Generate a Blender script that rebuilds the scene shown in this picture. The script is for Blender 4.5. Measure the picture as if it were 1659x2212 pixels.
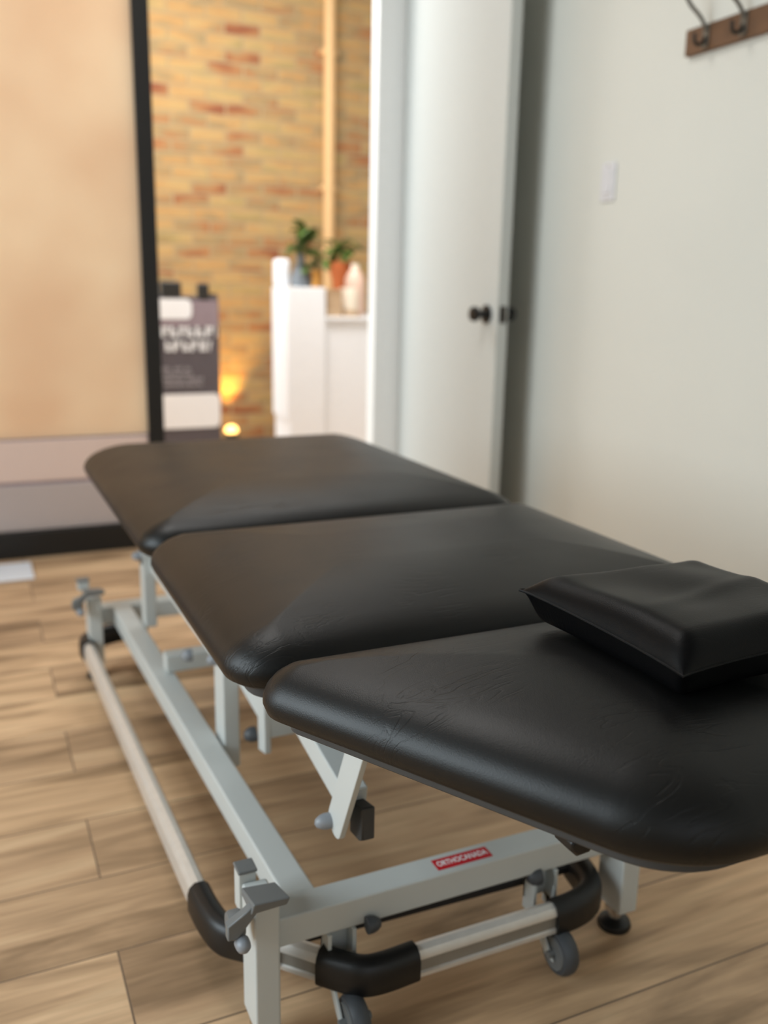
import bpy, bmesh, math, random
from mathutils import Vector, Matrix
random.seed(7)
S = bpy.context.scene
for o in list(bpy.data.objects): bpy.data.objects.remove(o)
COL = S.collection
PI = math.pi
FAST_SUB = 0

# ---------------------------------------------------------------- camera
CAM_H = 1.03
RX = Vector((0.90968681, -0.41484723, 0.01927921))
RD = Vector((-0.0813945, -0.22362172, -0.97127147))
RF = Vector((0.40724053, 0.88198362, -0.23719201))
cd = bpy.data.cameras.new('camera')
cam = bpy.data.objects.new('camera', cd); COL.objects.link(cam)
cam.matrix_world = Matrix(((RX.x, -RD.x, -RF.x, 0), (RX.y, -RD.y, -RF.y, 0), (RX.z, -RD.z, -RF.z, CAM_H), (0, 0, 0, 1)))
cd.sensor_fit = 'VERTICAL'; cd.sensor_height = 36.0; cd.lens = 1957.0 / 2212.0 * 36.0
cd.clip_start = 0.02
cd.dof.use_dof = True; cd.dof.focus_distance = 0.98; cd.dof.aperture_fstop = 2.8
S.camera = cam

# ---------------------------------------------------------------- world, lights, exposure
S.view_settings.view_transform = 'Standard'; S.view_settings.look = 'None'
S.view_settings.exposure = 0.0; S.view_settings.gamma = 1.0; S.view_settings.use_curve_mapping = False
W = bpy.data.worlds.new('world'); S.world = W; W.use_nodes = True
W.node_tree.nodes['Background'].inputs[0].default_value = (0.80, 0.88, 1.0, 1)
W.node_tree.nodes['Background'].inputs[1].default_value = 0.9

def area(name, loc, target, sx, sy, power, col):
    l = bpy.data.lights.new(name, 'AREA'); l.shape = 'RECTANGLE'; l.size = sx; l.size_y = sy
    l.energy = power; l.color = col
    o = bpy.data.objects.new(name, l); COL.objects.link(o)
    o.location = loc
    o.rotation_euler = (Vector(target) - Vector(loc)).to_track_quat('-Z', 'Y').to_euler()
    return o
area('window_daylight', (-2.12, 1.15, 1.55), (0.5, 0.75, 0.9), 1.9, 1.5, 72, (0.82, 0.94, 1.0))
area('rear_fill_light', (0.0, -2.12, 1.75), (0.0, 1.0, 1.3), 1.8, 1.1, 2.5, (0.97, 0.98, 1.0))  # weak soft fill added from behind the camera, source unseen
area('ceiling_fill_light', (0.2, 2.3, 2.95), (0.2, 2.3, 0), 1.2, 0.6, 23, (1.0, 0.98, 0.95))  # overhead fill added to brighten the room, not a known fixture
area('reception_daylight', (-2.05, 4.75, 1.5), (1.5, 4.9, 1.1), 1.7, 2.0, 95, (0.86, 0.96, 1.0))
area('reception_ceiling_light', (1.0, 4.2, 2.94), (1.5, 5.4, 0.7), 1.6, 0.4, 100, (0.97, 0.97, 0.96))

# ---------------------------------------------------------------- materials
def newmat(name):
    m = bpy.data.materials.new(name); m.use_nodes = True
    nt = m.node_tree; b = nt.nodes['Principled BSDF']
    return m, nt, b
def lin(c):
    return tuple((x / 12.92 if x <= .04045 else ((x + .055) / 1.055) ** 2.4) for x in (v / 255 for v in c)) + (1,)
def simple(name, rgb, rough=0.5, metal=0.0, var=0.04, scale=30, bump=0.0, bscale=200, spec=0.5, coat=0.0):
    m, nt, b = newmat(name)
    tc = nt.nodes.new('ShaderNodeTexCoord'); n = nt.nodes.new('ShaderNodeTexNoise')
    n.inputs['Scale'].default_value = scale; n.inputs['Detail'].default_value = 3
    nt.links.new(tc.outputs['Object'], n.inputs['Vector'])
    r = nt.nodes.new('ShaderNodeValToRGB')
    c = lin(rgb)
    r.color_ramp.elements[0].position = .3; r.color_ramp.elements[1].position = .7
    r.color_ramp.elements[0].color = tuple(x * (1 - var) for x in c[:3]) + (1,)
    r.color_ramp.elements[1].color = tuple(min(1, x * (1 + var)) for x in c[:3]) + (1,)
    nt.links.new(n.outputs['Fac'], r.inputs[0]); nt.links.new(r.outputs[0], b.inputs['Base Color'])
    b.inputs['Roughness'].default_value = rough; b.inputs['Metallic'].default_value = metal
    b.inputs['Specular IOR Level'].default_value = spec
    b.inputs['Coat Weight'].default_value = coat
    if bump:
        n2 = nt.nodes.new('ShaderNodeTexNoise'); n2.inputs['Scale'].default_value = bscale; n2.inputs['Detail'].default_value = 2
        nt.links.new(tc.outputs['Object'], n2.inputs['Vector'])
        bp = nt.nodes.new('ShaderNodeBump'); bp.inputs['Strength'].default_value = bump; bp.inputs['Distance'].default_value = .001
        nt.links.new(n2.outputs['Fac'], bp.inputs['Height']); nt.links.new(bp.outputs[0], b.inputs['Normal'])
    return m

def vinyl_mat(name, rgb, rough, wrinkle, sp=.38):
    m, nt, b = newmat(name); N = nt.nodes; L = nt.links
    tc = N.new('ShaderNodeTexCoord')
    b.inputs['Base Color'].default_value = lin(rgb)
    b.inputs['Specular IOR Level'].default_value = sp
    fine = N.new('ShaderNodeTexVoronoi'); fine.inputs['Scale'].default_value = 750
    L.new(tc.outputs['Object'], fine.inputs['Vector'])
    b1 = N.new('ShaderNodeBump'); b1.inputs['Strength'].default_value = 0.22; b1.inputs['Distance'].default_value = .0004
    L.new(fine.outputs['Distance'], b1.inputs['Height'])
    # faint creases where the skin has relaxed, running roughly across the table
    mp = N.new('ShaderNodeMapping'); mp.inputs['Rotation'].default_value = (0, 0, 0.35); mp.inputs['Scale'].default_value = (9, 34, 12)
    L.new(tc.outputs['Object'], mp.inputs['Vector'])
    nz = N.new('ShaderNodeTexNoise'); nz.inputs['Scale'].default_value = 1.0; nz.inputs['Detail'].default_value = 3; nz.inputs['Distortion'].default_value = 1.3
    L.new(mp.outputs[0], nz.inputs['Vector'])
    rp = N.new('ShaderNodeValToRGB'); e = rp.color_ramp.elements
    e[0].position = .47; e[0].color = (1, 1, 1, 1); e[1].position = .5; e[1].color = (0, 0, 0, 1)
    e2 = e.new(.53); e2.color = (1, 1, 1, 1)
    L.new(nz.outputs['Fac'], rp.inputs[0])
    msk = N.new('ShaderNodeTexNoise'); msk.inputs['Scale'].default_value = 9; msk.inputs['Detail'].default_value = 1
    L.new(tc.outputs['Object'], msk.inputs['Vector'])
    mr = N.new('ShaderNodeMapRange'); mr.inputs['From Min'].default_value = .5; mr.inputs['From Max'].default_value = .68
    L.new(msk.outputs['Fac'], mr.inputs['Value'])
    mu = N.new('ShaderNodeMath'); mu.operation = 'MULTIPLY'
    L.new(rp.outputs[0], mu.inputs[0]); L.new(mr.outputs[0], mu.inputs[1])
    b2 = N.new('ShaderNodeBump'); b2.inputs['Strength'].default_value = wrinkle; b2.inputs['Distance'].default_value = .0006
    L.new(mu.outputs[0], b2.inputs['Height']); L.new(b1.outputs[0], b2.inputs['Normal']); L.new(b2.outputs[0], b.inputs['Normal'])
    rr = N.new('ShaderNodeMapRange'); rr.inputs['To Min'].default_value = rough - .04; rr.inputs['To Max'].default_value = rough + .05
    L.new(msk.outputs['Fac'], rr.inputs['Value']); L.new(rr.outputs[0], b.inputs['Roughness'])
    return m

def plank_mat():
    m, nt, b = newmat('oak_planks'); N = nt.nodes; L = nt.links
    tc = N.new('ShaderNodeTexCoord')
    mp = N.new('ShaderNodeMapping'); mp.inputs['Location'].default_value = (-0.145, -1.293, 0)
    L.new(tc.outputs['Object'], mp.inputs['Vector'])
    def brick(c1, c2, mort):
        k = N.new('ShaderNodeTexBrick'); k.offset = 0.275; k.offset_frequency = 2; k.squash = 1
        k.inputs['Scale'].default_value = 1; k.inputs['Brick Width'].default_value = 1.8; k.inputs['Row Height'].default_value = 0.2
        k.inputs['Mortar Size'].default_value = 0.0016; k.inputs['Mortar Smooth'].default_value = 0.3
        k.inputs['Color1'].default_value = c1; k.inputs['Color2'].default_value = c2; k.inputs['Mortar'].default_value = mort
        L.new(mp.outputs[0], k.inputs['Vector']); return k
    k = brick((0, 0, 0, 1), (1, 1, 1, 1), (.5, .5, .5, 1))
    # grain, shifted per plank
    sc = N.new('ShaderNodeVectorMath'); sc.operation = 'MULTIPLY'; sc.inputs[1].default_value = (37, 91, 0)
    L.new(k.outputs['Color'], sc.inputs[0])
    ad = N.new('ShaderNodeVectorMath'); ad.operation = 'ADD'
    L.new(mp.outputs[0], ad.inputs[0]); L.new(sc.outputs[0], ad.inputs[1])
    st = N.new('ShaderNodeMapping'); st.inputs['Scale'].default_value = (1.6, 11, 1)
    L.new(ad.outputs[0], st.inputs['Vector'])
    g1 = N.new('ShaderNodeTexNoise'); g1.inputs['Scale'].default_value = 1.0; g1.inputs['Detail'].default_value = 5; g1.inputs['Distortion'].default_value = 1.0
    L.new(st.outputs[0], g1.inputs['Vector'])
    st2 = N.new('ShaderNodeMapping'); st2.inputs['Scale'].default_value = (5, 90, 1)
    L.new(ad.outputs[0], st2.inputs['Vector'])
    g2 = N.new('ShaderNodeTexNoise'); g2.inputs['Scale'].default_value = 1.0; g2.inputs['Detail'].default_value = 4
    L.new(st2.outputs[0], g2.inputs['Vector'])
    r1 = N.new('ShaderNodeValToRGB'); e = r1.color_ramp.elements
    e[0].position = .28; e[0].color = lin((134, 108, 80)); e[1].position = .68; e[1].color = lin((222, 190, 152))
    a = e.new(.40); a.color = lin((172, 142, 110)); a = e.new(.52); a.color = lin((204, 170, 134))
    L.new(g1.outputs['Fac'], r1.inputs[0])
    r2 = N.new('ShaderNodeValToRGB'); e = r2.color_ramp.elements
    e[0].position = .35; e[0].color = (.82, .81, .80, 1); e[1].position = .65; e[1].color = (1.06, 1.05, 1.04, 1)
    L.new(g2.outputs['Fac'], r2.inputs[0])
    mx = N.new('ShaderNodeMix'); mx.data_type = 'RGBA'; mx.blend_type = 'MULTIPLY'; mx.inputs[0].default_value = .8
    L.new(r1.outputs[0], mx.inputs[6]); L.new(r2.outputs[0], mx.inputs[7])
    # plank to plank tone
    r3 = N.new('ShaderNodeValToRGB'); e = r3.color_ramp.elements
    e[0].color = (.84, .82, .81, 1); e[1].color = (1.08, 1.07, 1.05, 1)
    L.new(k.outputs['Color'], r3.inputs[0])
    m2 = N.new('ShaderNodeMix'); m2.data_type = 'RGBA'; m2.blend_type = 'MULTIPLY'; m2.inputs[0].default_value = 1
    L.new(mx.outputs[2], m2.inputs[6]); L.new(r3.outputs[0], m2.inputs[7])
    # joints
    m3 = N.new('ShaderNodeMix'); m3.data_type = 'RGBA'; m3.inputs[7].default_value = lin((98, 82, 68))
    L.new(k.outputs['Fac'], m3.inputs[0]); L.new(m2.outputs[2], m3.inputs[6])
    L.new(m3.outputs[2], b.inputs['Base Color'])
    b.inputs['Roughness'].default_value = 0.5; b.inputs['Specular IOR Level'].default_value = 0.35
    bp = N.new('ShaderNodeBump'); bp.inputs['Strength'].default_value = .25; bp.inputs['Distance'].default_value = .001
    L.new(g2.outputs['Fac'], bp.inputs['Height']); L.new(bp.outputs[0], b.inputs['Normal'])
    return m

def brick_mat():
    m, nt, b = newmat('old_yellow_brick'); N = nt.nodes; L = nt.links
    bl = lambda c: tuple(x * .80 for x in lin(c)[:3]) + (1,)
    tc = N.new('ShaderNodeTexCoord')
    sep = N.new('ShaderNodeSeparateXYZ'); cmb = N.new('ShaderNodeCombineXYZ')
    L.new(tc.outputs['Object'], sep.inputs[0]); L.new(sep.outputs['X'], cmb.inputs['X']); L.new(sep.outputs['Z'], cmb.inputs['Y'])
    w = N.new('ShaderNodeTexNoise'); w.inputs['Scale'].default_value = 6; w.inputs['Detail'].default_value = 1
    L.new(cmb.outputs[0], w.inputs['Vector'])
    wv = N.new('ShaderNodeVectorMath'); wv.operation = 'MULTIPLY_ADD'; wv.inputs[1].default_value = (.02, .02, 0)
    L.new(w.outputs['Color'], wv.inputs[0]); L.new(cmb.outputs[0], wv.inputs[2])
    k = N.new('ShaderNodeTexBrick'); k.offset = .5; k.squash = 1
    k.inputs['Scale'].default_value = 1; k.inputs['Brick Width'].default_value = .225; k.inputs['Row Height'].default_value = .076
    k.inputs['Mortar Size'].default_value = .009; k.inputs['Mortar Smooth'].default_value = .5
    k.inputs['Color1'].default_value = (0, 0, 0, 1); k.inputs['Color2'].default_value = (1, 1, 1, 1); k.inputs['Mortar'].default_value = (.4, .4, .4, 1)
    L.new(wv.outputs[0], k.inputs['Vector'])
    n = N.new('ShaderNodeTexNoise'); n.inputs['Scale'].default_value = 3.3; n.inputs['Detail'].default_value = 3
    st = N.new('ShaderNodeMapping'); st.inputs['Scale'].default_value = (.9, 3.4, 1)
    L.new(cmb.outputs[0], st.inputs['Vector']); L.new(st.outputs[0], n.inputs['Vector'])
    mixv = N.new('ShaderNodeMath'); mixv.operation = 'MULTIPLY_ADD'; mixv.inputs[1].default_value = .30
    L.new(k.outputs['Color'], mixv.inputs[0])
    sc = N.new('ShaderNodeMath'); sc.operation = 'MULTIPLY'; sc.inputs[1].default_value = .84
    L.new(n.outputs['Fac'], sc.inputs[0]); L.new(sc.outputs[0], mixv.inputs[2])
    r = N.new('ShaderNodeValToRGB'); e = r.color_ramp.elements
    e[0].position = .22; e[0].color = bl((160, 130, 84)); e[1].position = .82; e[1].color = bl((144, 84, 54))
    for p, c in ((.34, (172, 148, 96)), (.45, (192, 158, 104)), (.57, (190, 146, 92)), (.63, (160, 138, 98)), (.71, (178, 126, 80))):
        a = e.new(p); a.color = bl(c)
    L.new(mixv.outputs[0], r.inputs[0])
    mx = N.new('ShaderNodeMix'); mx.data_type = 'RGBA'; mx.inputs[7].default_value = bl((178, 152, 112))
    L.new(k.outputs['Fac'], mx.inputs[0]); L.new(r.outputs[0], mx.inputs[6])
    L.new(mx.outputs[2], b.inputs['Base Color']); b.inputs['Roughness'].default_value = .9
    bp = N.new('ShaderNodeBump'); bp.inputs['Strength'].default_value = .6; bp.inputs['Distance'].default_value = .008; bp.invert = True
    L.new(k.outputs['Fac'], bp.inputs['Height']); L.new(bp.outputs[0], b.inputs['Normal'])
    return m

def film_mat():
    # frosted privacy film: part of the light of the brick room comes through
    m, nt, b = newmat('frosted_privacy_film'); N = nt.nodes; L = nt.links
    tc = N.new('ShaderNodeTexCoord')
    n = N.new('ShaderNodeTexNoise'); n.inputs['Scale'].default_value = 2.2; n.inputs['Detail'].default_value = 2
    L.new(tc.outputs['Object'], n.inputs['Vector'])
    r = N.new('ShaderNodeValToRGB'); e = r.color_ramp.elements
    e[0].position = .3; e[0].color = lin((238, 214, 186)); e[1].position = .7; e[1].color = lin((248, 232, 208))
    L.new(n.outputs['Fac'], r.inputs[0]); L.new(r.outputs[0], b.inputs['Base Color'])
    b.inputs['Roughness'].default_value = .45; b.inputs['Specular IOR Level'].default_value = .3
    t = N.new('ShaderNodeBsdfTranslucent'); L.new(r.outputs[0], t.inputs['Color'])
    mx = N.new('ShaderNodeMixShader'); mx.inputs[0].default_value = .5
    L.new(b.outputs[0], mx.inputs[1]); L.new(t.outputs[0], mx.inputs[2])
    L.new(mx.outputs[0], N['Material Output'].inputs['Surface'])
    return m

def glass_mat(name, col=(1, 1, 1, 1), rough=0.0):
    m, nt, b = newmat(name)
    b.inputs['Base Color'].default_value = col; b.inputs['Roughness'].default_value = rough
    b.inputs['Transmission Weight'].default_value = 1; b.inputs['IOR'].default_value = 1.45
    return m
def emit_mat(name, rgb, st):
    m, nt, b = newmat(name); b.inputs['Emission Color'].default_value = lin(rgb); b.inputs['Emission Strength'].default_value = st
    b.inputs['Base Color'].default_value = lin(rgb); return m

M = dict(
    floor=plank_mat(), brick=brick_mat(), film=film_mat(),
    wall=simple('warm_white_paint', (222, 222, 214), .75, var=.015, scale=2, bump=.08, bscale=260, spec=.3),
    ceil=simple('ceiling_paint', (138, 135, 128), .9, var=.01),
    door=simple('door_white_paint', (196, 199, 196), .5, var=.01, spec=.4),
    trim=simple('trim_white_paint', (236, 237, 236), .45, var=.01),
    black_frame=simple('black_powder_coat', (18, 15, 12), .55, var=.1),
    lower1=simple('pinkish_film', (226, 200, 188), .6, var=.03, scale=3),
    lower2=simple('mauve_grey_film', (186, 172, 168), .6, var=.03, scale=3),
    vinyl=vinyl_mat('black_upholstery_vinyl', (9, 9, 9), .42, .38),
    pillow=vinyl_mat('black_pillow_vinyl', (9, 9, 10), .40, .35, .12),
    board=simple('dark_grey_board', (62, 62, 62), .6, var=.05, bump=.1),
    frame=simple('light_grey_powder_coat', (202, 206, 204), .38, var=.012, scale=12, bump=.05, bscale=500, spec=.5),
    alu=simple('brushed_aluminium', (226, 222, 216), .36, metal=.45, var=.04, scale=60),
    alud=simple('anodised_groove', (150, 146, 138), .45, metal=.3, var=.04),
    rubber=simple('black_rubber', (13, 13, 14), .42, var=.08),
    greyp=simple('grey_plastic', (112, 114, 114), .45, var=.03),
    tyre=simple('grey_caster_rubber', (70, 73, 77), .5, var=.05),
    bolt=simple('grey_cap_plastic', (142, 146, 152), .4, var=.03),
    chrome=simple('zinc_plated_steel', (205, 205, 205), .25, metal=1, var=.03),
    red=simple('red_sticker', (204, 12, 34), .4, var=.03),
    white=simple('white_print', (250, 251, 254), .5, var=.01),
    desk=simple('white_laminate', (246, 248, 252), .45, var=.01),
    walnut=simple('dark_stained_wood', (104, 74, 50), .55, var=.22, scale=14),
    hook=simple('pewter_hook_metal', (120, 116, 108), .45, metal=.6, var=.05),
    hookw=simple('dark_hook_metal', (52, 46, 40), .5, metal=.5, var=.05),
    switch=simple('switch_plastic', (222, 222, 226), .35, var=.01),
    sign=simple('sign_charcoal', (92, 86, 92), .5, var=.04),
    signm=simple('sign_mauve', (150, 134, 142), .5, var=.04),
    signt=simple('sign_grey_print', (172, 168, 174), .5, var=.02),
    leaf=simple('leaf_green', (70, 94, 28), .5, var=.3, scale=20),
    stem=simple('stem_green', (92, 104, 50), .6, var=.1),
    vase=simple('slate_ceramic', (104, 110, 116), .35, var=.08),
    terra=simple('terracotta', (176, 92, 44), .8, var=.1),
    amber=simple('amber_ochre_ceramic', (190, 132, 54), .45, var=.08),
    tan=simple('kraft_card', (206, 176, 142), .8, var=.05),
    cream=simple('cream_ceramic', (246, 232, 212), .5, var=.02),
    pink=simple('blush_plastic', (232, 196, 176), .4, var=.04),
    pipe=simple('tan_painted_pipe', (206, 166, 116), .6, var=.04),
    bulb=emit_mat('warm_lamp_lens', (255, 196, 110), 5.0),
    lampb=simple('lamp_black', (40, 38, 34), .5),
    stamp=simple('vent_white_enamel', (232, 236, 244), .4, var=.01),
    dark=simple('dark_slot', (40, 40, 42), .7, var=.05),
)

# ---------------------------------------------------------------- mesh helpers
def obj(name, bm, mat, parent=None, smooth=True, label=None, bevel=0, origin=None, autosmooth=35):
    me = bpy.data.meshes.new(name)
    bmesh.ops.recalc_face_normals(bm, faces=bm.faces[:])
    bm.to_mesh(me); bm.free()
    mats = mat if isinstance(mat, (list, tuple)) else [mat]
    for m_ in mats: me.materials.append(m_)
    o = bpy.data.objects.new(name, me); COL.objects.link(o)
    if parent is not None:
        o.parent = parent
        if parent.type == 'EMPTY': o.matrix_parent_inverse = Matrix.LocRotScale(parent.location, parent.rotation_euler, None).inverted()
        elif parent.get('_off'): o.matrix_parent_inverse = Matrix.Translation(-parent.location)
    elif origin is not None:
        me.transform(Matrix.Translation(-Vector(origin))); o.location = origin
    if bevel:
        bv = o.modifiers.new('bevel', 'BEVEL'); bv.width = bevel; bv.segments = 3; bv.limit_method = 'ANGLE'; bv.angle_limit = math.radians(64)
        bv.harden_normals = True
    if smooth:
        me.polygons.foreach_set('use_smooth', [True] * len(me.polygons))
        me.set_sharp_from_angle(angle=math.radians(autosmooth))
    if label: o['label'] = label
    return o
def thing(name, label, cat, loc=(0, 0, 0), group=None):
    o = bpy.data.objects.new(name, None); COL.objects.link(o); o.location = loc
    o.empty_display_size = .1; o['label'] = label; o['category'] = cat
    if group: o['group'] = group
    return o
def tag(o, label, cat, group=None):
    o['label'] = label; o['category'] = cat
    if group: o['group'] = group
    return o
def struct(name, bm, mat, **k):
    o = obj(name, bm, mat, **k); o['kind'] = 'structure'; return o

def box(bm, a, b, mi=0):
    (x0, y0, z0), (x1, y1, z1) = a, b
    v = [bm.verts.new(p) for p in ((x0, y0, z0), (x1, y0, z0), (x1, y1, z0), (x0, y1, z0), (x0, y0, z1), (x1, y0, z1), (x1, y1, z1), (x0, y1, z1))]
    for f in ((0, 3, 2, 1), (4, 5, 6, 7), (0, 1, 5, 4), (1, 2, 6, 5), (2, 3, 7, 6), (3, 0, 4, 7)):
        bm.faces.new([v[i] for i in f]).material_index = mi
    return bm
def B(a, b): return box(bmesh.new(), a, b)
def hexa(bm, pts):
    v = [bm.verts.new(p) for p in pts]
    for f in ((0, 3, 2, 1), (4, 5, 6, 7), (0, 1, 5, 4), (1, 2, 6, 5), (2, 3, 7, 6), (3, 0, 4, 7)): bm.faces.new([v[i] for i in f])
    return bm
def bar(bm, p, q, w, h, up=(0, 0, 1)):
    p = Vector(p); q = Vector(q); d = (q - p).normalized(); s = d.cross(Vector(up)).normalized(); u = s.cross(d).normalized()
    pts = []
    for c in (p, q):
        pts += [c - s * w / 2 - u * h / 2, c + s * w / 2 - u * h / 2, c + s * w / 2 + u * h / 2, c - s * w / 2 + u * h / 2]
    v = [bm.verts.new(x) for x in pts]
    for f in ((0, 1, 2, 3), (7, 6, 5, 4), (0, 4, 5, 1), (1, 5, 6, 2), (2, 6, 7, 3), (3, 7, 4, 0)): bm.faces.new([v[i] for i in f])
    return bm
def prism(bm, poly, axis, t0, t1, mi=0):
    def mk(p, t):
        return {'x': (t, p[0], p[1]), 'y': (p[0], t, p[1]), 'z': (p[0], p[1], t)}[axis]
    a = [bm.verts.new(mk(p, t0)) for p in poly]; b = [bm.verts.new(mk(p, t1)) for p in poly]
    n = len(poly); bm.faces.new(a[::-1]).material_index = mi; bm.faces.new(b).material_index = mi
    for i in range(n): bm.faces.new((a[i], a[(i + 1) % n], b[(i + 1) % n], b[i])).material_index = mi
    return bm
def lathe(bm, prof, c=(0, 0, 0), axis='z', n=32, cap=True):
    rings = []
    c = Vector(c)
    for r, h in prof:
        ring = []
        for i in range(n):
            a = 2 * PI * i / n; u, v = r * math.cos(a), r * math.sin(a)
            p = {'z': (u, v, h), 'x': (h, u, v), 'y': (u, h, v)}[axis]
            ring.append(bm.verts.new(c + Vector(p)))
        rings.append(ring)
    for a, b in zip(rings, rings[1:]):
        for i in range(n): bm.faces.new((a[i], a[(i + 1) % n], b[(i + 1) % n], b[i]))
    if cap:
        bm.faces.new(rings[0][::-1]); bm.faces.new(rings[-1])
    return bm
def tube(bm, pts, r, n=12):
    pts = [Vector(p) for p in pts]; rings = []
    ref = Vector((0, 0, 1))
    for i, p in enumerate(pts):
        d = (pts[min(i + 1, len(pts) - 1)] - pts[max(i - 1, 0)]).normalized()
        if abs(d.dot(ref)) > .95: ref = Vector((1, 0, 0))
        s = d.cross(ref).normalized(); u = s.cross(d)
        rr = r[i] if isinstance(r, (list, tuple)) else r
        rings.append([bm.verts.new(p + s * rr * math.cos(2 * PI * k / n) + u * rr * math.sin(2 * PI * k / n)) for k in range(n)])
    for a, b in zip(rings, rings[1:]):
        for k in range(n): bm.faces.new((a[k], a[(k + 1) % n], b[(k + 1) % n], b[k]))
    bm.faces.new(rings[0][::-1]); bm.faces.new(rings[-1]); return bm
def smooth_path(pts, it=3):
    pts = [Vector(p) for p in pts]
    for _ in range(it):
        q = [pts[0]]
        for a, b in zip(pts, pts[1:]): q += [a * .75 + b * .25, a * .25 + b * .75]
        q.append(pts[-1]); pts = q
    return pts
def sweep(bm, path, prof, mi=None):
    """profile points (u to the right of travel, v up) along a level path"""
    path = [Vector(p) for p in path]; rings = []
    for i, p in enumerate(path):
        a = (p - path[i - 1]).normalized() if i else None
        b = (path[i + 1] - p).normalized() if i < len(path) - 1 else None
        d = (a + b).normalized() if a and b else (a or b)
        s = Vector((d.y, -d.x, 0)); k = 1
        if a and b:
            k = 1 / max(.5, s.dot(Vector((b.y, -b.x, 0)).normalized()))
        rings.append([bm.verts.new(p + s * u * k + Vector((0, 0, v))) for u, v in prof])
    n = len(prof)
    for a, b in zip(rings, rings[1:]):
        for k in range(n):
            f = bm.faces.new((a[k], a[(k + 1) % n], b[(k + 1) % n], b[k]))
            if mi: f.material_index = mi[k]
    bm.faces.new(rings[0][::-1]); bm.faces.new(rings[-1]); return bm

def inset_outline(poly, d, seg=10):
    """poly: convex CCW list of (x, y, corner radius); outline inset by d with round corners"""
    n = len(poly); P = [Vector((p[0], p[1])) for p in poly]
    lines = []
    for i in range(n):
        a, b = P[i], P[(i + 1) % n]; t = (b - a).normalized(); nn = Vector((-t.y, t.x)); lines.append((a + nn * d, t))
    out = []
    for i in range(n):
        (p1, t1), (p2, t2) = lines[i - 1], lines[i]
        cr = t1.x * t2.y - t1.y * t2.x
        s = ((p2 - p1).x * t2.y - (p2 - p1).y * t2.x) / cr
        c = p1 + t1 * s
        ang = math.acos(max(-1, min(1, t1.dot(t2)))); r = max(poly[i][2] - d, .004)
        tl = r * math.tan(ang / 2)
        a = c - t1 * tl; n1 = Vector((-t1.y, t1.x)); o = a + n1 * r
        a0 = math.atan2(-n1.y, -n1.x)
        for k in range(seg + 1):
            th = a0 + ang * k / seg; out.append(Vector((o.x + r * math.cos(th), o.y + r * math.sin(th))))
    return out
def padmesh(poly, prof, seg=10):
    bm = bmesh.new(); rings = []
    for d, z in prof:
        rings.append([bm.verts.new((p.x, p.y, z)) for p in inset_outline(poly, d, seg)])
    n = len(rings[0])
    for a, b in zip(rings, rings[1:]):
        for k in range(n): bm.faces.new((a[k], a[(k + 1) % n], b[(k + 1) % n], b[k]))
    bm.faces.new(rings[0][::-1]); bm.faces.new(rings[-1]); return bm

# ================================================================ SETTING
Z_C = 3.0; YP = 3.65; YB = 5.8; XR = 1.93
struct('floor', B((-2.2, -2.2, -.05), (4.2, 5.95, 0)), M['floor'], smooth=False)
struct('ceiling', B((-2.2, -2.2, Z_C), (4.2, 5.95, Z_C + .1)), M['ceil'], smooth=False)
struct('wall_right', B((XR, -2.2, 0), (XR + .12, YP, Z_C)), M['wall'], smooth=False)
bm = bmesh.new()
for a, b in (((-2.2, -2.2, 0), (-2.0, .1, Z_C)), ((-2.2, 2.2, 0), (-2.0, YP, Z_C)), ((-2.2, .1, 0), (-2.0, 2.2, .75)), ((-2.2, .1, 2.35), (-2.0, 2.2, Z_C))): box(bm, a, b)
struct('wall_left', bm, M['wall'], smooth=False)
bm = bmesh.new()
for a, b in (((-2.0, -2.2, 0), (-1.0, -2.0, Z_C)), ((1.0, -2.2, 0), (XR, -2.0, Z_C)), ((-1.0, -2.2, 0), (1.0, -2.0, 1.1)), ((-1.0, -2.2, 2.4), (1.0, -2.0, Z_C))): box(bm, a, b)
struct('wall_rear', bm, M['wall'], smooth=False)
struct('wall_back', B((-2.2, YB, 0), (4.2, YB + .15, Z_C)), M['brick'], smooth=False)
bm = bmesh.new()
for a, b in (((-2.2, YP, 0), (-2.0, 3.85, Z_C)), ((-2.2, 5.7, 0), (-2.0, YB, Z_C)), ((-2.2, 3.85, 0), (-2.0, 5.7, .3)), ((-2.2, 3.85, 2.6), (-2.0, 5.7, Z_C))): box(bm, a, b)
struct('wall_reception_left', bm, M['wall'], smooth=False)
struct('wall_reception_right', B((4.05, YP, 0), (4.2, YB, Z_C)), M['wall'], smooth=False)
# partition to the reception: black framed frosted glazing, opening, stub wall with white casing
struct('wall_front', B((1.76, YP, 0), (4.05, YP + .12, Z_C)), M['trim'], bevel=.004)
struct('trim_1', B((1.615, YP - .015, 0), (1.76, YP + .05, Z_C)), M['trim'], smooth=False)
fr = struct('window_1', bmesh.new(), M['black_frame'])
bpy.data.objects.remove(fr)
bm = bmesh.new()
box(bm, (.642, YP - .02, 0), (.704, YP + .04, Z_C)); box(bm, (-2.0, YP - .035, 0), (.642, YP + .055, .10))
box(bm, (-2.0, YP - .035, 2.6), (.642, YP + .055, Z_C)); box(bm, (-.62, YP - .035, .10), (-.54, YP + .055, 2.6))
win = struct('window_1', bm, M['black_frame'], bevel=.003)
obj('frosted_pane', box(B((-.54, YP, .46), (.642, YP + .012, 2.6)), (-2.0, YP, .46), (-.62, YP + .012, 2.6)), M['film'], win, smooth=False)
bm = bmesh.new()
for x0, x1 in ((-.54, .642), (-2.0, -.62)): box(bm, (x0, YP - .004, .292), (x1, YP + .016, .452))
obj('upper_infill_panel', bm, M['lower1'], win, bevel=.006)
bm = bmesh.new()
for x0, x1 in ((-.54, .642), (-2.0, -.62)): box(bm, (x0, YP - .004, .10), (x1, YP + .016, .280))
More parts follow.
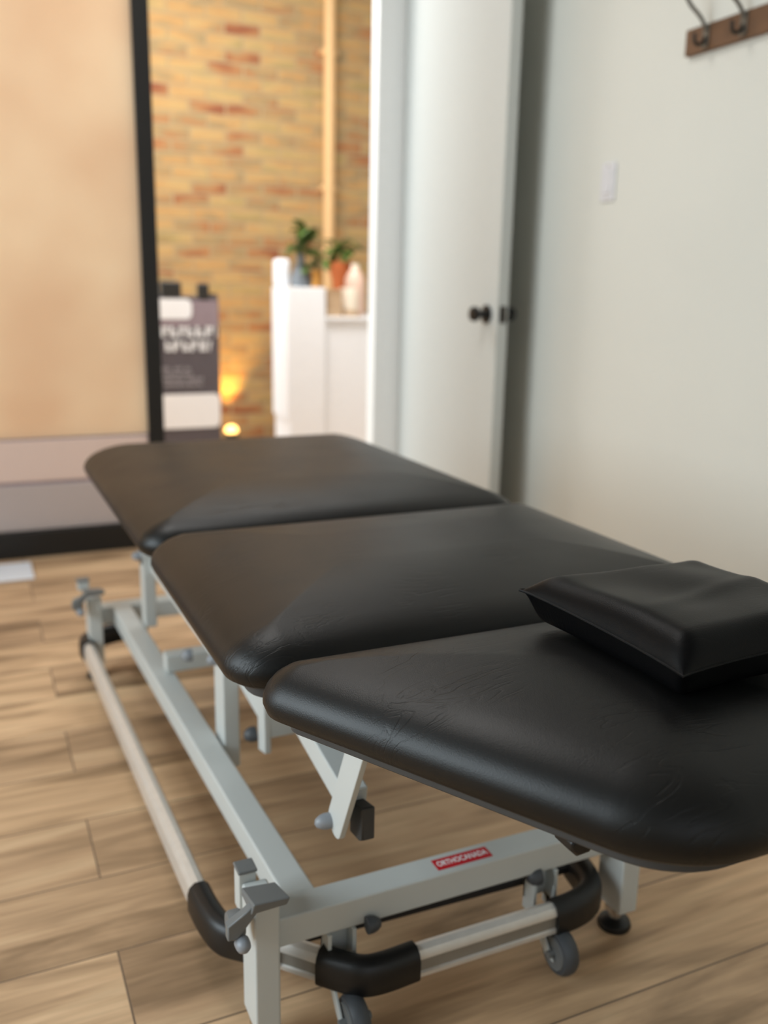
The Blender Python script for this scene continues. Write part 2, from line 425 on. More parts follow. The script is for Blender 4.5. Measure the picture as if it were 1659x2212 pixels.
obj('lower_infill_panel', bm, M['lower2'], win, bevel=.006)
bm = bmesh.new()
for x0, x1 in ((-.54, .642), (-2.0, -.62)):
    box(bm, (x0, YP + .001, .280), (x1, YP + .012, .292)); box(bm, (x0, YP + .001, .452), (x1, YP + .012, .460))
obj('glazing_bead', bm, M['signm'], win, smooth=False)

# daylight windows of the treatment room and reception
def window(name, x0, x1, y0, y1, z0, z1, axis):
    bm = bmesh.new(); t = .05
    if axis == 'x':
        for a, b in (((x0, y0, z0), (x1, y0 + t, z1)), ((x0, y1 - t, z0), (x1, y1, z1)), ((x0, y0, z0), (x1, y1, z0 + t)), ((x0, y0, z1 - t), (x1, y1, z1)), ((x0, (y0 + y1) / 2 - .02, z0), (x1, (y0 + y1) / 2 + .02, z1))): box(bm, a, b)
    else:
        for a, b in (((x0, y0, z0), (x0 + t, y1, z1)), ((x1 - t, y0, z0), (x1, y1, z1)), ((x0, y0, z0), (x1, y1, z0 + t)), ((x0, y0, z1 - t), (x1, y1, z1))): box(bm, a, b)
    return struct(name, bm, M['trim'], bevel=.003)
window('window_2', -2.08, -2.02, .1, 2.2, .75, 2.35, 'x')
window('window_3', -1.0, 1.0, -2.08, -2.02, 1.1, 2.4, 'y')
window('window_4', -2.08, -2.02, 3.85, 5.7, .3, 2.6, 'x')

# open door, swung back along the right wall
DX = 1.735; DY0 = 2.83; DY1 = YP - .02
door = struct('door_1', B((DX, DY0, .012), (DX + .044, DY1, 2.42)), M['door'], bevel=.002)
def knob(x, s):
    bm = bmesh.new()
    lathe(bm, [(.030, 0), (.033, s * .002), (.033, s * .008), (.014, s * .012), (.012, s * .030), (.017, s * .036), (.026, s * .044), (.0275, s * .055), (.024, s * .064), (.012, s * .068)], (x, DY0 + .07, .955), 'x')
    return obj('door_knob', bm, M['rubber'], door, label='black round door knob')
knob(DX, -1); knob(DX + .044, 1)
bm = B((DX + .009, DY0 - .0015, .925), (DX + .035, DY0 + .002, .985)); box(bm, (DX + .015, DY0 - .010, .945), (DX + .029, DY0 + .002, .965))
obj('latch_plate', bm, M['hookw'], door, bevel=.001)
bm = bmesh.new()
for z in (.25, 1.05, 1.85): lathe(bm, [(.007, -.045), (.007, .045)], (DX + .05, DY1 + .004, z), n=12)
obj('hinge', bm, M['hookw'], door)

# ================================================================ TREATMENT TABLE
T = thing('treatment_table', 'long black vinyl treatment table on a light grey steel lifting frame', 'treatment table', (.62, 1.55, 0))
def bx(y): return -.033 * (y - 1.03)          # the base stands very slightly askew under the top

ZB = .556
prof = [(.06, ZB), (.03, ZB), (.014, ZB + .002), (.004, ZB + .010), (0, ZB + .022), (.0005, ZB + .032), (.004, ZB + .042), (.012, ZB + .053), (.024, ZB + .062), (.04, ZB + .0695),
        (.06, ZB + .0752), (.085, ZB + .0802), (.115, ZB + .0846), (.15, ZB + .0878), (.19, ZB + .0900), (.22, ZB + .0908)]
def droop(bm, xl, xr):   # the foam is softer towards the long sides
    for v in bm.verts:
        d = max(0, min(v.co.x - xl, xr - v.co.x)); k = max(0, (v.co.z - ZB) / .09)
        v.co.z -= .015 * k * max(0, 1 - d / .26) ** 2
    return bm
XL, XRr = .256, 1.042; XC = (XL + XRr) / 2
def sym(pts):   # left side points (x, y, r) from near to far -> closed CCW polygon
    left = pts; right = [(2 * XC - x, y, r) for x, y, r in pts]
    return right + left[::-1]
head = sym([(.503, .480, .13), (.238, .951, .050)])
midp = sym([(XL, .957, .070), (XL, 1.545, .065)])
foot = sym([(XL, 1.551, .060), (XL - .004, 2.475, .11)])
secs = []
for poly, lab, rd in ((head, 'tapered near end cushion under the pillow', .20), (midp, 'middle cushion', .21), (foot, 'far end cushion', .21)):
    c = obj('cushion', droop(padmesh(poly, prof, 12), XL, XRr), M['vinyl'], T, label=lab, autosmooth=80)
    pr = [(.05, ZB - .019), (.035, ZB - .019), (.032, ZB - .016), (.031, ZB), (.05, ZB)]
    obj('cushion_board', padmesh(poly, pr, 10), M['board'], c)
    secs.append(c)

# upper frame under the cushions
bm = bmesh.new()
for x in (.42, .84):
    bar(bm, (x, .96, .517), (x, 1.52, .517), .035, .034); bar(bm, (x, 1.57, .517), (x, 2.3, .517), .035, .034)
for x in (.58, .72): bar(bm, (x, .62, .517), (x, .91, .517), .035, .034)
for y in (.98, 1.51, 1.58, 2.25): bar(bm, (.42, y, .517), (.84, y, .517), .035, .03)
for y in (.64, .89): bar(bm, (.58, y, .517), (.72, y, .517), .035, .03)
obj('upper_frame', bm, M['frame'], T, bevel=.003)

# base frame
Z0, Z1 = .143, .190
bm = bmesh.new()
def qbeam(bm, x0, x1, ya, yb, z0, z1):
    hexa(bm, [(x0 + bx(ya), ya, z0), (x1 + bx(ya), ya, z0), (x1 + bx(yb), yb, z0), (x0 + bx(yb), yb, z0), (x0 + bx(ya), ya, z1), (x1 + bx(ya), ya, z1), (x1 + bx(yb), yb, z1), (x0 + bx(yb), yb, z1)])
qbeam(bm, .353, .401, 1.075, 2.40, Z0, Z1 - .001)
qbeam(bm, .855, .903, 1.075, 2.40, Z0, Z1 - .001)
obj('side_beam', bm, M['frame'], T, bevel=.004)
bm = bmesh.new(); box(bm, (.318, 1.030, Z0), (.902, 1.078, Z1))
obj('cross_beam', bm, M['frame'], T, bevel=.004, label='near cross beam with the red sticker')
bm = bmesh.new(); box(bm, (.275, 2.395, Z0), (.86, 2.445, Z1))
obj('cross_beam', bm, M['frame'], T, bevel=.004)
# levelling legs
def leg(x, y, top, ln=.062):
    bm = B((x, y, .042), (x + .036, y + ln, top)); l = obj('leg', bm, M['frame'], T, bevel=.004)
    bm = bmesh.new(); cx_, cy_ = x + .018, y + ln / 2
    lathe(bm, [(.011, .016), (.011, .030), (.018, .032), (.018, .043)], (cx_, cy_, 0), n=24)
    obj('levelling_screw', bm, M['chrome'], l)
    bm = bmesh.new(); lathe(bm, [(.027, 0), (.028, .004), (.026, .010), (.014, .017), (.006, .019)], (cx_, cy_, 0), n=32)
    obj('rubber_foot', bm, M['rubber'], l); return l
leg_nl = leg(.286, 1.000, .238)
leg_nr = leg(.900, 1.000, .238)
leg_fl = leg(.240, 2.36, .232)
leg_fr = leg(.862, 2.36, .232)
# brake levers on the left hand legs
def lever(x, y, flip=1):
    yy = y
    bm = bmesh.new()
    lathe(bm, [(.004, -.006), (.017, -.004), (.019, 0), (.019, .012), (.016, .016)], (x - .030, yy + .006, .221), 'x', 24)
    # arm rising from the pivot to the pedal
    prism(bm, [(x - .040, .214), (x - .026, .214), (x - .002, .243), (x + .006, .256), (x - .008, .256), (x - .016, .250), (x - .040, .236)], 'y', yy - .016, yy - .002)
    # pedal: a tilted plate with a turned up lip
    hexa(bm, [(x - .010, yy - .018, .246), (x + .040, yy - .018, .248), (x + .036, yy + .028, .247), (x - .010, yy + .028, .247),
              (x - .006, yy - .020, .262), (x + .044, yy - .020, .260), (x + .038, yy + .028, .253), (x - .010, yy + .028, .257)])
    l = obj('brake_lever', bm, M['greyp'], T, bevel=.0025)
    bm = bmesh.new(); lathe(bm, [(.010, .004), (.010, -.004), (.009, -.009), (.006, -.013), (.002, -.0145)], (x - .021, yy - .016, .207), 'y', 20)
    obj('bolt_cap', bm, M['bolt'], l); return l
lever(.286, 1.0)
lever(.240, 2.35)
bm = B((.283, 1.063, .19), (.308, 1.088, .250)); cpost = obj('lever_post', bm, M['frame'], T, bevel=.002)
obj('end_cap', B((.282, 1.061, .250), (.3095, 1.090, .255)), M['greyp'], cpost, bevel=.002)
bm = B((.222, 2.395, .245), (.250, 2.42, .268)); cpost = obj('lever_post', bm, M['frame'], T, bevel=.002)
obj('end_cap', B((.220, 2.393, .268), (.252, 2.422, .274)), M['greyp'], cpost, bevel=.002)

# foot rail: extruded aluminium with black elbows
zr = .072
railp = [(.014, 0), (.014, .006), (.011, .008), (.011, .027), (.014, .029), (.0135, .034), (.009, .041), (0, .0445), (-.009, .041), (-.0135, .034), (-.014, .029), (-.014, 0)]
railp_l = [(-u, v) for u, v in railp][::-1]
mi = [0, 0, 1, 0, 0, 0, 0, 0, 0, 0, 0, 0]
def rz(p): return [(x, y, zr) for x, y in p]
bm = bmesh.new(); sweep(bm, rz([(.236, 2.36), (.269, 1.235)]), railp_l)
rail1 = obj('foot_rail', bm, [M['alu'], M['alud']], T, label='long side foot rail')
bm = bmesh.new(); sweep(bm, rz([(.338, 1.100), (.402, 1.030)]), railp, mi)
rail2 = obj('foot_rail', bm, [M['alu'], M['alud']], T)
bm = bmesh.new(); sweep(bm, rz([(.508, .9915), (.770, .9915)]), railp, mi)
rail3 = obj('foot_rail', bm, [M['alu'], M['alud']], T, label='short foot rail across the near end')
elb = [(u * 1.2, v) for u, v in [(.014, -.003), (.016, .002), (.016, .030), (.013, .041), (.006, .048), (-.006, .048), (-.013, .041), (-.016, .030), (-.016, .002), (-.014, -.003)]]
for path in ([(.2685, 1.250), (.271, 1.20), (.280, 1.150), (.304, 1.128), (.350, 1.0870)],
             [(.394, 1.038), (.420, 1.010), (.440, .992), (.470, .988), (.520, .9915)],
             [(.758, .9915), (.800, .992), (.840, 1.005), (.862, 1.035), (.872, 1.09)],
             [(.236, 2.345), (.232, 2.39), (.245, 2.42), (.300, 2.455), (.345, 2.462)]):
    bm = bmesh.new(); sweep(bm, rz([(p.x, p.y) for p in smooth_path([(x, y, 0) for x, y in path])]), elb)
    obj('rail_elbow', bm, M['rubber'], T, autosmooth=50)
bm = bmesh.new(); bar(bm, (.385, 1.105, .090), (.86, 1.09, .090), .02, .013)
obj('caster_axle_bar', bm, M['dark'], T, bevel=.002)

# casters
def caster(x, y, r=.037):
    q = r / .047
    bm = bmesh.new(); box(bm, (x - .022, y + .048, .070), (x - .016, y + .078, Z0)); box(bm, (x + .016, y + .048, .070), (x + .022, y + .078, Z0)); box(bm, (x - .022, y + .072, .088), (x + .022, y + .078, Z0))
    hexa(bm, [(x - .020, y - .008, .028), (x - .016, y - .008, .028), (x - .016, y + .012, .028), (x - .020, y + .012, .028), (x - .020, y + .048, .09), (x - .016, y + .048, .09), (x - .016, y + .078, .09), (x - .020, y + .078, .09)])
    hexa(bm, [(x + .016, y - .008, .028), (x + .020, y - .008, .028), (x + .020, y + .012, .028), (x + .016, y + .012, .028), (x + .016, y + .048, .09), (x + .020, y + .048, .09), (x + .020, y + .078, .09), (x + .016, y + .078, .09)])
    c = obj('caster_bracket', bm, M['frame'], T, bevel=.001)
    bm = bmesh.new(); lathe(bm, [(a_ * q, b_) for a_, b_ in [(.030, -.0125), (.041, -.0125), (.0455, -.007), (.0470, 0), (.0455, .007), (.041, .0125), (.030, .0125)]], (x, y, r), 'x', 40)
    w = obj('caster_wheel', bm, M['tyre'], c, autosmooth=50)
    bm = bmesh.new(); lathe(bm, [(a_ * q, b_) for a_, b_ in [(.029, -.0135), (.0325, -.0150), (.0335, -.0128), (.0335, .0128), (.0325, .0150), (.029, .0135)]], (x, y, r), 'x', 40)
    lathe(bm, [(.006, -.024), (.006, .024)], (x, y, r), 'x', 12)
    obj('wheel_rim', bm, M['greyp'], c)
    return c
caster(.422, .978); caster(.769, .978); caster(.385, 2.40); caster(.80, 2.41)
def knobx(x, y, z, r=.012, s=-1, mat='tyre', parent=None):
    bm = bmesh.new(); lathe(bm, [(r * 1.1, 0), (r * 1.1, s * .008), (r * .95, s * .014), (r * .6, s * .020), (r * .2, s * .022)], (x, y, z), 'x', 20)
    return obj('bolt_cap', bm, M[mat], parent or T)
knobx(.457, 1.02, .148, .011, 1); knobx(.760, 1.035, .137, .014, -1)

# sticker
bm = B((.582, 1.040, Z1 - .0005), (.676, 1.0655, Z1 + .0005))
stk = obj('brand_sticker', bm, M['red'], T, label='red rectangular sticker with white capitals')
tcv = bpy.data.curves.new('sticker_lettering', 'FONT'); tcv.body = 'ORTHOCANADA'; tcv.size = .0165; tcv.extrude = .0001; tcv.align_x = 'CENTER'; tcv.align_y = 'CENTER'; tcv.offset = .0003
tob = bpy.data.objects.new('tmp', tcv); COL.objects.link(tob); bpy.context.view_layer.update()
tme = bpy.data.meshes.new_from_object(tob.evaluated_get(bpy.context.evaluated_depsgraph_get()))
xs = [v.co.x for v in tme.vertices]; k = .086 / (max(xs) - min(xs))
tme.transform(Matrix.Translation((.629, 1.0528, Z1 + .0007)) @ Matrix.Diagonal((k, 1, 1, 1)))
bpy.data.objects.remove(tob); tme.materials.clear(); tme.materials.append(M['white'])
to = bpy.data.objects.new('sticker_lettering', tme); COL.objects.link(to); to.parent = stk

# lifting mechanism
def post(x0, x1, y0, y1, z0, z1, name='upright'):
    return obj(name, B((x0, y0, z0), (x1, y1, z1)), M['frame'], T, bevel=.003)
u1 = post(.362, .392, 2.21, 2.262, .188, .375)
bm = bmesh.new(); lathe(bm, [(.026, .362), (.026, .392)], (0, 2.236, .372), 'x', 28); obj('pivot_plate', bm, M['frame'], u1)
knobx(.362, 2.236, .372, .011, -1, 'bolt', u1)
u2 = post(.389, .420, 1.545, 1.612, .135, .362)
knobx(.389, 1.575, .350, .011, -1, 'bolt', u2)
post(.84, .87, 1.55, 1.62, .135, .362); post(.82, .85, 2.21, 2.262, .188, .375)
bm = bmesh.new(); bar(bm, (.392, 2.25, .350), (.398, 1.56, .352), .022, .036); obj('lift_arm', bm, M['frame'], T, bevel=.003)
bm = bmesh.new(); bar(bm, (.845, 2.25, .350), (.845, 1.56, .352), .022, .036); obj('lift_arm', bm, M['frame'], T, bevel=.003)
bm = bmesh.new(); bar(bm, (.352, 1.92, .212), (.85, 1.92, .212), .04, .040); cb = obj('cross_tube', bm, M['frame'], T, bevel=.004)
knobx(.398, 1.85, .250, .013, -1, 'bolt', cb)
# hanging plate of the actuator
bm = bmesh.new(); prism(bm, [(1.418, .222), (1.458, .212), (1.470, .50), (1.425, .50)], 'x', .430, .442)
box(bm, (.436, 1.420, .250), (.505, 1.430, .50))
hp = obj('actuator_bracket', bm, M['frame'], T, bevel=.002)
knobx(.430, 1.475, .235, .013, -1, 'tyre', hp)
bm = bmesh.new(); box(bm, (.50, 1.36, .235), (.54, 1.41, .262)); obj('actuator_housing', bm, M['dark'], hp, bevel=.004)
bm = bmesh.new(); bar(bm, (.425, 1.56, .33), (.44, 1.46, .29), .014, .04); obj('lift_link', bm, M['frame'], T, bevel=.002)
# head section support: swinging plate, arm and end block
def swing(x0, x1):
    a = Vector((1.020, .325)); b = Vector((.930, .512)); d = (b - a).normalized(); n = Vector((-d.y, d.x)); w = .0225
    poly = [a + n * w * .0 - d * .014]
    base = []
    for k in range(9):
        th = PI * k / 8; base.append(a + n * w * math.cos(th) - d * w * .75 * math.sin(th))
    poly = base + [b - n * w, b + n * w]
    bm = bmesh.new(); prism(bm, [(p.x, p.y) for p in poly], 'x', x0, x1)
    return obj('swing_plate', bm, M['frame'], T, bevel=.0015)
sw = swing(.405, .414)
knobx(.405, 1.034, .322, .0100, -1, 'bolt', sw)
bm = bmesh.new(); bar(bm, (.436, 1.02, .352), (.436, 1.40, .412), .036, .040); obj('support_arm', bm, M['frame'], T, bevel=.003)
bm = bmesh.new(); prism(bm, [(.993, .308), (1.025, .304), (1.025, .352), (.983, .362), (.983, .314)], 'x', .430, .450)
obj('end_block', bm, M['board'], T, bevel=.003)
# release lever under the near end cushion
bm = bmesh.new(); prism(bm, [(.476, .536), (.500, .536), (.504, .526), (.498, .519), (.484, .518), (.476, .526)], 'y', .600, .630)
obj('release_lever', bm, M['rubber'], T, bevel=.004)

# ================================================================ PILLOW
def pillow():
    x0, x1, y0, y1 = .600, .872, .610, .877
    zs = .6805; nx, ny = 45, 47
    bm = bmesh.new(); top, bot = [], []
    def side(sgn):
        g = []
        for j in range(ny + 1):
            row = []
            for i in range(nx + 1):
                # concentrate columns near the seams
                u = i / nx; v = j / ny
                uu = .5 - .5 * math.cos(PI * u); vv = .5 - .5 * math.cos(PI * v)
                # sides are drawn in slightly between the corners
                dx = .008 * math.sin(PI * vv) ** .6; dy = .010 * math.sin(PI * uu) ** .6
                x = x0 + dx + (x1 - x0 - 2 * dx) * uu - .013 * vv; y = y0 + dy + (y1 - y0 - 2 * dy) * vv
                du = min(uu, 1 - uu) * (x1 - x0); dv = min(vv, 1 - vv) * (y1 - y0)
                d = min(du, dv)
                def pf(t): t = min(1, t / .034); return (1 - (1 - t) ** 2.2)
                h = (pf(du) * pf(dv)) ** .75
                if sgn > 0:
                    z = zs + (.0300 - .007 * vv) * h + .0022 * h * math.sin(38 * x + 21 * y) * math.sin(17 * y - 9 * x + 1.3) + .0022 * h * math.exp(-((y - .70 - .22 * (x - .6)) / .012) ** 2) * (1 if x > .70 else max(0, (x - .62) / .08))
                else:
                    z = zs - .0355 * min(1, ((1 - (1 - min(1, du / .022)) ** 2.2) * (1 - (1 - min(1, dv / .022)) ** 2.2)) ** 1.2)
                z += .0025 * math.sin(9 * (x + y)) * (1 - h) - (.001 * (1 - min(1, du / .06)) * (1 - min(1, dv / .06)) if (uu < .5 and vv < .5) else 0)
                row.append(bm.verts.new((x, y, z)))
            g.append(row)
        for j in range(ny):
            for i in range(nx): bm.faces.new((g[j][i], g[j][i + 1], g[j + 1][i + 1], g[j + 1][i]))
        return g
    a = side(1); b = side(-1)
    bmesh.ops.remove_doubles(bm, verts=bm.verts[:], dist=1e-5)
    edge = [v.co.copy() for v in a[0] if v.is_valid]
    return bm, (x0, x1, y0, y1, zs)
pb, (px0, px1, py0, py1, pzs) = pillow()
seam_pts = []
pil = obj('pillow', pb, M['pillow'], None, origin=(.73, .755, .645), autosmooth=50)
tag(pil, 'small flat black vinyl pillow with piped seams lying on the near end of the table', 'pillow')
pil['_off'] = 1
bm = bmesh.new(); loop = []
def seam_point(uu, vv):
    dx = .008 * math.sin(PI * vv) ** .6 if 0 < vv < 1 else 0; dy = .010 * math.sin(PI * uu) ** .6 if 0 < uu < 1 else 0
    x = px0 + dx + (px1 - px0 - 2 * dx) * uu - .013 * vv; y = py0 + dy + (py1 - py0 - 2 * dy) * vv
    du = min(uu, 1 - uu) * (px1 - px0); dv = min(vv, 1 - vv) * (py1 - py0)
    z = pzs + .0025 * math.sin(9 * (x + y)) - (.001 * (1 - min(1, du / .06)) * (1 - min(1, dv / .06)) if (uu < .5 and vv < .5) else 0)
    return (x, y, z)
K = 30
for k in range(K): loop.append(seam_point(0, 1 - k / K))
for k in range(K): loop.append(seam_point(k / K, 0))
for k in range(K): loop.append(seam_point(1, k / K))
for k in range(K + 1): loop.append(seam_point(1 - k / K, 1))
tube(bm, loop, .0016, 8)
sm = obj('seam_piping', bm, M['pillow'], pil)
for c_ in ('_off',):
    del pil[c_]

# ================================================================ RIGHT WALL FITTINGS
rack = thing('coat_rack', 'dark brown wooden coat rack with metal hooks mounted high on the wall', 'coat rack', (XR, 1.6, 1.75))
ZR = 1.753; yr1 = 2.185
obj('board', B((XR - .019, .95, ZR - .068), (XR, yr1, ZR)), M['walnut'], rack, bevel=.002)
for k in range(5):
    y = yr1 - .082 - k * .135 * 1.0
    bm = bmesh.new(); box(bm, (XR - .024, y - .011, ZR - .062), (XR - .019, y + .011, ZR - .004))
    tube(bm, smooth_path([(XR - .022, y, ZR - .02), (XR - .040, y, ZR + .01), (XR - .085, y + .010, ZR + .045), (XR - .100, y + .012, ZR + .085), (XR - .092, y + .012, ZR + .115)], 2), .0055, 10)
    lathe(bm, [(.002, -.009), (.008, -.006), (.009, 0), (.008, .006), (.002, .009)], (XR - .091, y + .012, ZR + .120), n=14)
    h = obj('hook', bm, M['hook'], rack)
    bm = bmesh.new(); tube(bm, smooth_path([(XR - .022, y, ZR - .035), (XR - .035, y, ZR - .055), (XR - .058, y, ZR - .058), (XR - .062, y, ZR - .030)], 2), .005, 10)
    obj('lower_prong', bm, M['hookw'], h)

sw_ = thing('light_switch', 'white rocker light switch plate on the wall near the door', 'light switch', (XR, 2.51, 1.39))
yc, zc = 2.505, 1.383
obj('switch_plate', B((XR - .006, yc - .036, zc - .059), (XR, yc + .036, zc + .059)), M['switch'], sw_, bevel=.003)
bm = bmesh.new(); prism(bm, [(XR - .006, zc - .034), (XR - .011, zc - .033), (XR - .007, zc), (XR - .009, zc + .034), (XR - .006, zc + .034)], 'y', yc - .017, yc + .017)
obj('rocker', bm, M['switch'], sw_)
for z in (-.048, .048): obj('screw', lathe(bmesh.new(), [(.003, -.0075), (.003, -.005)], (XR, yc, zc + z), 'x', 12), M['chrome'], sw_)

# floor register
vent = thing('floor_vent', 'white slotted floor vent cover set in the wood floor by the partition', 'vent', (.03, 3.44, 0))
obj('vent_cover', B((-.20, 3.335, 0), (.165, 3.545, .008)), M['stamp'], vent, bevel=.004)
bm = bmesh.new()
for i in range(11):
    x = -.175 + i * .03; box(bm, (x, 3.37, .0075), (x + .006, 3.51, .0085))
obj('vent_slots', bm, M['stamp'], vent, smooth=False)

# ================================================================ RECEPTION
# desk
desk = thing('reception_desk', 'tall white reception desk in front of the brick wall', 'desk', (1.715, 4.885, 0))
obj('high_counter', B((1.61, 4.75, .0), (1.82, 5.02, 1.04)), M['desk'], desk, bevel=.006)
obj('end_panel', B((1.598, 4.75, .33), (1.611, 5.02, 1.04)), M['desk'], desk, bevel=.004)
tag(obj('desk_screen', B((1.60, 4.93, 1.04), (1.68, 5.02, 1.19)), M['desk'], None, bevel=.02, origin=(1.64, 4.975, 1.04)), 'small white upright screen standing on the outer end of the tall desk', 'screen')
lowc = thing('reception_counter', 'lower white counter adjoining the tall desk and partly hidden by the door jamb', 'counter', (2.2, 5.0, 0))
obj('cabinet_body', B((1.824, 4.77, 0), (2.75, 5.38, .865)), M['desk'], lowc, bevel=.004)
obj('counter_top', B((1.824, 4.75, .865), (2.76, 5.40, .885)), M['desk'], lowc, bevel=.004)
# floor lamp / uplight
lampx, lampy = 1.535, 5.71
ul = thing('floor_uplight', 'small floor uplight glowing amber against the brick wall', 'lamp', (lampx, lampy, 0))
obj('lamp_base', lathe(bmesh.new(), [(.06, 0), (.06, .012), (.012, .018), (.012, .05), (.042, .055), (.046, .115)], (lampx, lampy, 0)), M['lampb'], ul)
obj('lamp_lens', lathe(bmesh.new(), [(.030, .118), (.040, .122), (.040, .140), (.028, .158), (.010, .165)], (lampx, lampy, 0)), M['bulb'], ul)
l = bpy.data.lights.new('uplight_beam', 'SPOT'); l.energy = 40; l.color = (1.0, .56, .10); l.spot_size = math.radians(64); l.spot_blend = .9; l.shadow_soft_size = .02
lo = bpy.data.objects.new('uplight_beam', l); COL.objects.link(lo); lo.location = (lampx, lampy, .19)
lo.rotation_euler = (Vector((lampx + .01, YB - .02, .75)) - Vector(lo.location)).to_track_quat('-Z', 'Y').to_euler()
# conduit
bm = bmesh.new(); tube(bm, [(2.225, YB - .045, 0), (2.225, YB - .045, Z_C)], .038, 24)
cp = thing('wall_pipe', 'tan painted vertical pipe running up the brick wall behind the desk', 'pipe', (2.225, YB - .045, 0))
obj('pipe_run', bm, M['pipe'], cp)
for z in (.6, 1.65, 2.45): obj('pipe_strap', B((2.225 - .055, YB - .05, z), (2.225 + .055, YB, z + .03)), M['pipe'], cp, bevel=.003)
# poster stand
ys = 4.62
sg = thing('poster_stand', 'black framed poster stand with charcoal and white printed panels on the floor beyond the partition', 'sign', (1.03, ys, 0))
sx0, sx1 = .86, 1.185
bm = bmesh.new(); box(bm, (sx0 - .015, ys, .02), (sx1 + .004, ys + .02, .985)); 
obj('backing_board', bm, M['sign'], sg, bevel=.002)
bm = bmesh.new()
for x in (sx0 + .01, sx1 - .03): box(bm, (x, ys + .02, 0), (x + .03, ys + .045, 1.0)); bar(bm, (x + .015, ys + .045, .98), (x + .015, ys + .38, 0.01), .025, .02)
obj('stand_leg', bm, M['lampb'], sg)
bm = bmesh.new(); box(bm, (.90, ys - .004, .975), (1.005, ys + .03, 1.055)); obj('clamp', bm, M['lampb'], sg, bevel=.012)
bm = bmesh.new(); box(bm, (1.085, ys - .004, .965), (1.145, ys + .03, 1.050)); obj('clamp', bm, M['lampb'], sg, bevel=.012)
yf = ys - .002
obj('upper_print', B((sx0 - .012, yf, .835), (sx1, ys, .965)), M['signm'], sg)
lb = obj('header_label', padmesh([(sx0 - .01, .873, .03), (1.052, .873, .03), (1.052, .972, .03), (sx0 - .01, .972, .03)], [(0, -yf), (0, -yf + .002), (.001, -yf + .002)], 6), M['white'], sg)
lb.data.transform(Matrix(((1, 0, 0, 0), (0, 0, -1, 0), (0, 1, 0, 0), (0, 0, 0, 1))))
lb = obj('footer_label', padmesh([(sx0 - .005, .325, .03), (sx1, .325, .03), (sx1, .500, .03), (sx0 - .005, .500, .03)], [(0, -yf), (0, -yf + .002), (.001, -yf + .002)], 6), M['white'], sg)
lb.data.transform(Matrix(((1, 0, 0, 0), (0, 0, -1, 0), (0, 1, 0, 0), (0, 0, 0, 1))))
def textline(x0, x1, z, h, seed):
    r = random.Random(seed); bm = bmesh.new(); x = x0
    while x < x1:
        w = min(r.uniform(.6, 1.0) * h, x1 - x)
        if r.random() < .85 and w > .004:
            k = r.randint(0, 2)
            box(bm, (x, yf - .001, z), (x + w * .4, yf + .001, z + h))
            if k != 0: box(bm, (x + w * .28, yf - .001, z + h * .68), (x + w * .85, yf + .001, z + h))
            if k != 1: box(bm, (x + w * .28, yf - .001, z), (x + w * .85, yf + .001, z + h * .32))
            box(bm, (x + w * .3, yf - .001, z + h * .4), (x + w * .7, yf + .001, z + h * .62))
        x += w * 1.12
    return bm
obj('heading_print', textline(sx0 + .0, sx1 - .01, .785, .052, 1), M['white'], sg, smooth=False)
obj('heading_print', textline(sx0 + .0, 1.15, .715, .050, 2), M['white'], sg, smooth=False)
for i, (z, xe) in enumerate(((.620, 1.04), (.592, 1.05), (.566, 1.11), (.540, 1.10))):
    obj('small_print', textline(sx0 + .03, xe, z, .018, 5 + i), M['signt'], sg, smooth=False)

# plants and things on the desk
def leafmesh(bm, base, d, ln, w, droop):
    base = Vector(base); d = Vector(d).normalized(); s = d.cross(Vector((0, 0, 1))).normalized()
    if s.length < .1: s = Vector((1, 0, 0))
    pr = None
    for i in range(7):
        t = i / 6; c = base + d * ln * t + Vector((0, 0, -droop * t * t * ln)); ww = w * math.sin(PI * min(.98, t * .92 + .05)) ** .8
        u = Vector((0, 0, .18 * ww)); row = [bm.verts.new(c - s * ww + u), bm.verts.new(c), bm.verts.new(c + s * ww + u)]
        if pr:
            for a in (0, 1): bm.faces.new((pr[a], pr[a + 1], row[a + 1], row[a]))
        pr = row
def leafy(parent, c, z, R, n, seed, ln, w, zs=.06):
    r = random.Random(seed)
    for k in range(n):
        a = r.uniform(0, 2 * PI); el = r.uniform(-.1, 1.0)
        st = Vector((c[0] + r.uniform(-.3, .3) * R, c[1] + r.uniform(-.3, .3) * R, z + r.uniform(-zs, zs)))
        bm = bmesh.new(); leafmesh(bm, st, (math.cos(a), math.sin(a), el), ln * r.uniform(.7, 1.2), w * r.uniform(.8, 1.2), r.uniform(.2, .7))
        o = obj('leaf', bm, M['leaf'], parent)
        so = o.modifiers.new('solid', 'SOLIDIFY'); so.thickness = .0015
va = thing('potted_plant', 'slate grey bottle vase of trailing green leaves on the tall counter', 'plant', (1.715, 4.86, 1.04))
obj('vase', lathe(bmesh.new(), [(.045, 0), (.058, .01), (.060, .05), (.040, .10), (.022, .135), (.020, .165), (.026, .175)], (1.715, 4.86, 1.04)), M['vase'], va)
bm = bmesh.new()
for dx, dy in ((-.03, 0), (.01, .02), (.04, -.01), (0, -.03)): tube(bm, smooth_path([(1.715, 4.86, 1.18), (1.715 + dx * .4, 4.86 + dy, 1.25), (1.73 + dx, 4.86 + dy, 1.31)]), .004, 8)
obj('stem', bm, M['stem'], va)
leafy(va, (1.735, 4.86), 1.30, .17, 34, 3, .11, .030, .06)
vb = thing('potted_plant', 'ochre pot with a drooping green plant beside the slate vase', 'plant', (1.785, 4.81, 1.04))
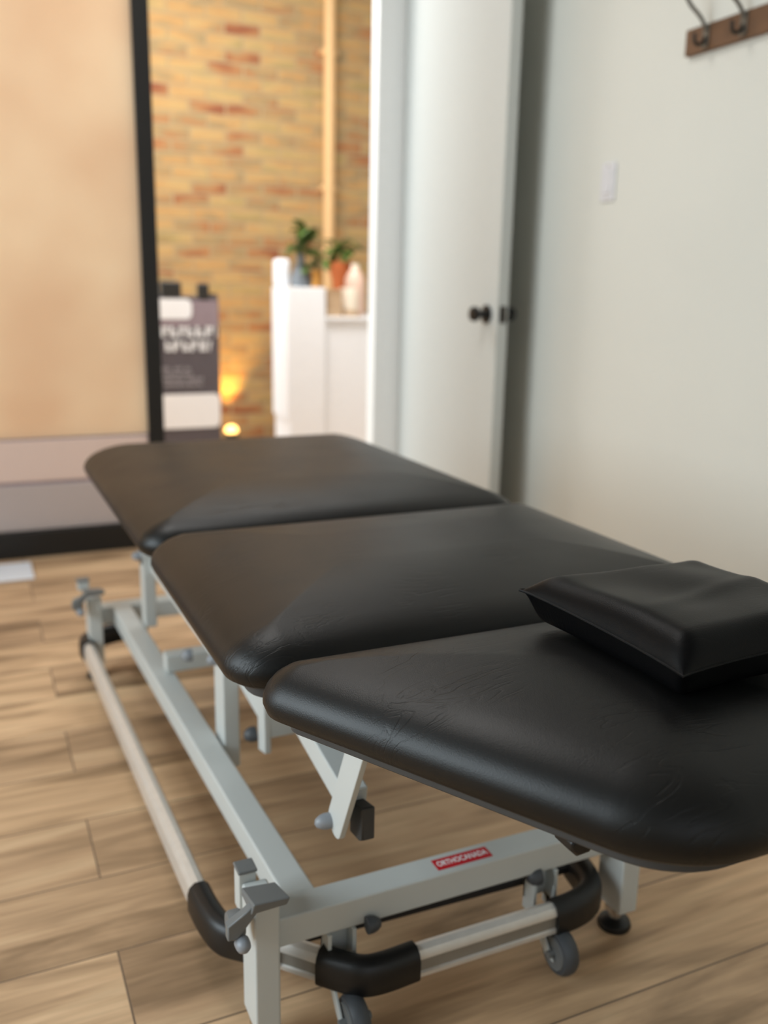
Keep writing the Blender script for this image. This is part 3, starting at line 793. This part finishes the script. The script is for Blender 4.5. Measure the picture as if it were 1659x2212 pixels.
obj('pot', lathe(bmesh.new(), [(.022, 0), (.028, .01), (.026, .05), (.034, .085), (.036, .09)], (1.785, 4.81, 1.04)), M['amber'], vb)
bm = bmesh.new(); tube(bm, [(1.785, 4.81, 1.12), (1.79, 4.81, 1.19)], .005, 8); obj('stem', bm, M['stem'], vb)
leafy(vb, (1.79, 4.81), 1.17, .12, 18, 5, .09, .024, .035)
vc = thing('potted_plant', 'terracotta pot with green leaves at the back of the lower counter', 'plant', (2.08, 5.15, .885))
obj('pot', lathe(bmesh.new(), [(.045, 0), (.055, .20), (.072, .25), (.076, .30), (.070, .305)], (2.07, 5.15, .885)), M['terra'], vc)
bm = bmesh.new(); tube(bm, [(2.07, 5.15, 1.15), (2.07, 5.15, 1.28)], .006, 8); obj('stem', bm, M['stem'], vc)
leafy(vc, (2.07, 5.15), 1.27, .20, 30, 9, .10, .028, .045)
cb_ = thing('cardboard_box', 'tan card box standing on the lower counter', 'box', (1.88, 4.86, .885))
obj('carton', B((1.835, 4.78, .885), (1.925, 4.92, 1.03)), M['tan'], cb_, bevel=.003)
obj('flap', B((1.834, 4.775, 1.018), (1.926, 4.925, 1.032)), M['tan'], cb_, bevel=.002)
jr = thing('candle_jar', 'cream ceramic jar with a lid beside the tan card box', 'jar', (1.995, 4.85, .885))
obj('jar_body', lathe(bmesh.new(), [(.045, .03), (.055, .04), (.055, .14), (.048, .155)], (1.995, 4.85, .885)), M['cream'], jr)
obj('coaster', lathe(bmesh.new(), [(.060, 0), (.062, .012), (.062, .028), (.05, .03)], (1.995, 4.85, .885)), M['tan'], jr)
pk = thing('dispenser_bottle', 'blush pink rounded bottle behind the cream jar', 'bottle', (2.09, 4.99, .885))
obj('bottle_body', lathe(bmesh.new(), [(.05, 0), (.058, .02), (.060, .14), (.056, .21), (.035, .25), (.02, .265)], (2.09, 4.99, .885)), M['pink'], pk)
obj('bottle_cap', lathe(bmesh.new(), [(.022, .262), (.022, .285), (.018, .29)], (2.09, 4.99, .885), n=20), M['cream'], pk)
